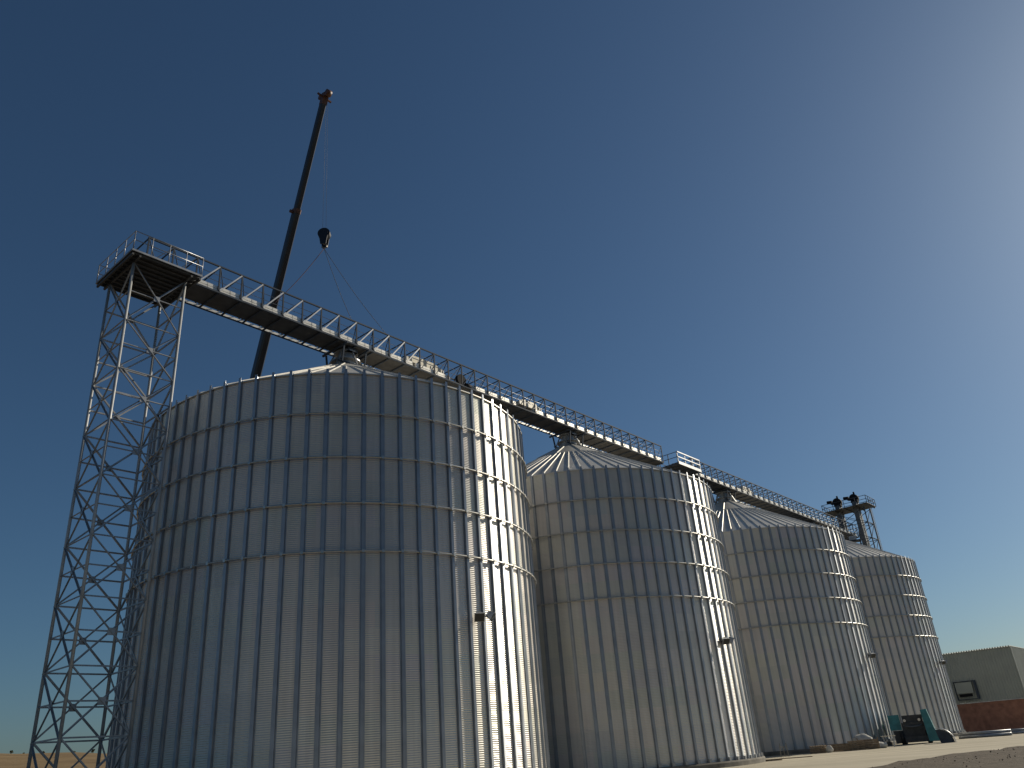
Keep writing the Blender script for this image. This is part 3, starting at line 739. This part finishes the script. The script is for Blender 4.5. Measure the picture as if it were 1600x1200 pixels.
blob('grain_bag', 'pale crumpled bag lying on the yard in front of the lit silo edge', 'bag', at(20.95, 78), R_(20), .75, .45, .5, 'bag', seed=1)
blob('plastic_sheet', 'heap of pale plastic sheeting behind the boarded crate', 'plastic sheet', at(20.1, 79.3), R_(5), .9, .6, 1.15, 'bag', seed=5)
blob('bucket_bag', 'small whitish bag at the end of the low grey pallets', 'bag', at(18.05, 75.6), R_(5), .3, .3, .55, 'bag', seed=9)
# work bench / trestle by the bright silo edge
tr_ = thing('trestle_table', 'small steel trestle table between the pale bag and the dark machine', 'table', at(21.55, 79), R_(-25))
MB().box(-.55, .55, -.35, .35, .82, .88).obj('table_top', M['hood'], tr_)
for x_ in (-.4, .4):
    for y_ in (-.25, .25): MB().bar((x_*.8, y_, 0), (x_, y_, .82), .07).obj('leg', M['steel'], tr_)
# loose timber and a wire stand on the sunlit yard
def planks(label, loc, rz, lens, seed):
    t = thing('timber_pile', label, 'timber', loc, rz, 'loose timber on the sunlit yard'); rnd = random.Random(seed)
    for k, l in enumerate(lens):
        x_ = rnd.uniform(-.15, .15); y_ = (k % 3)*.19-.2; z = .006+(k//3)*.06; a_ = rnd.uniform(-.05, .05)
        MB().bar((x_-l/2, y_-a_, z+.03), (x_+l/2, y_+a_, z+.03), .15, .055).obj('plank', M['wood'], t)
planks('short heap of dark broken planks near the second silo', at(14.5, 64), R_(5), (1.1, 1.5, 1.3, 1.0, .8, .7), 2)
planks('single long dark beam lying on the sunlit yard', at(16.0, 67), R_(-12), (2.4, 2.2), 4)
ws_ = thing('steel_stand', 'small square steel stand on the yard beside the foot of the third silo', 'stand', at(15.35, 72.5), R_(-15))
b = MB()
for z in (.08, .72): b.bar((-.3, 0, z), (.3, 0, z), .06)
b.bar((0, 0, .08), (0, 0, .72), .05)
b.obj('frame', M['hooks'], ws_)
for x_ in (-.3, .3): MB().bar((x_, 0, 0), (x_*.8, 0, 1.0), .07).obj('upright', M['hooks'], ws_)
# grey heap of covered pipes before the warehouse
def pipes(label, loc, rz, n, ln, r):
    t = thing('pipe_bundle', label, 'pipes', loc, rz, 'bundles before the warehouse'); k = 0; row = 0
    while k < n:
        m_ = max(n//2+1-row*2, 1)
        for q in range(m_):
            if k >= n: break
            y_ = (q-(m_-1)/2)*2*r*1.01; z = r+row*r*1.75
            bb_ = MB().tube([(-ln/2, y_, z), (ln/2, y_, z)], r, 12); bb_.obj('pipe', M['steel'], t); k += 1
        row += 1
pipes('long grey bundle of steel pipes before the brown warehouse base', at(26.75, 92), R_(-30), 8, 4.4, .14)
pipes('shorter bundle of pipes at the farthest right, before the brick', at(28.4, 97), R_(-24), 6, 2.8, .12)

# ------------------------------------------------------------------ trees and shrubs
def shrub(name, label, cat, loc, h, w, trunk, seed, nleaf=500, group=None, leaf=.09):
    rnd = random.Random(seed); t = thing(name, label, cat, loc, rnd.uniform(0, 6), group)
    tb = MB()
    tb.tube([(0, 0, -.1), (.03*h, .02*h, trunk*.6), (.0, 0, trunk+.2*h)], [.05*h**.5+.03, .04*h**.5+.02, .02], 7)
    cl_ = []
    for k in range(9):
        a = rnd.uniform(0, 2*pi); rr_ = rnd.uniform(.2, .8)*w; z = trunk + rnd.uniform(.1, .95)*(h-trunk)
        c = (rr_*math.cos(a)*(1-.5*(z/h)), rr_*math.sin(a)*(1-.5*(z/h)), z); cl_.append((c, rnd.uniform(.25, .5)*w))
        tb.tube([(0, 0, trunk*.8), c], [.03, .012], 5)
    tb.obj('trunk', M['bark'], t)
    lb = MB()
    for k in range(nleaf):
        c, r = rnd.choice(cl_); d = Vector((rnd.gauss(0, 1), rnd.gauss(0, 1), rnd.gauss(0, .8))).normalized()*r*rnd.random()**.4
        p = Vector(c)+d; s_ = leaf*rnd.uniform(.6, 1.4)*max(1, h/2)
        e1 = Vector((rnd.gauss(0, 1), rnd.gauss(0, 1), rnd.gauss(0, 1))).normalized(); e2 = e1.cross(Vector((rnd.gauss(0, 1), rnd.gauss(0, 1), rnd.gauss(0, 1)))).normalized()
        lb.add([p-e1*s_, p+e2*s_*.5, p+e1*s_, p-e2*s_*.5], [(0,1,2,3)])
    lb.obj('crown', M['leaf'], t)
def on(az, d): x_, y_, _ = at(az, d); return (x_, y_, height(x_, y_))
shrub('shrub', 'dark dry shrub at the foot of the biggest silo beside the tower', 'shrub', at(-27.4, 47), 1.5, .9, .2, 3, 700)
for k, (az, d, h) in enumerate([(-31.8, 655, 2.0), (-31.2, 660, 1.5), (-30.2, 655, 1.5), (-28.6, 660, 1.6), (-27.6, 655, 2.2)]):
    shrub('tree', ['tiny dark tree on the field horizon at the far left', 'small low tree on the field skyline left of the tower leg', 'tiny bush like tree on the skyline between the tower legs',
          'tiny low tree on the skyline behind the tower braces', 'small dark tree on the skyline close beside the biggest silo'][k], 'tree', on(az, d), h, h*.7, h*.2, 20+k, 260, 'trees on the field skyline', .3)
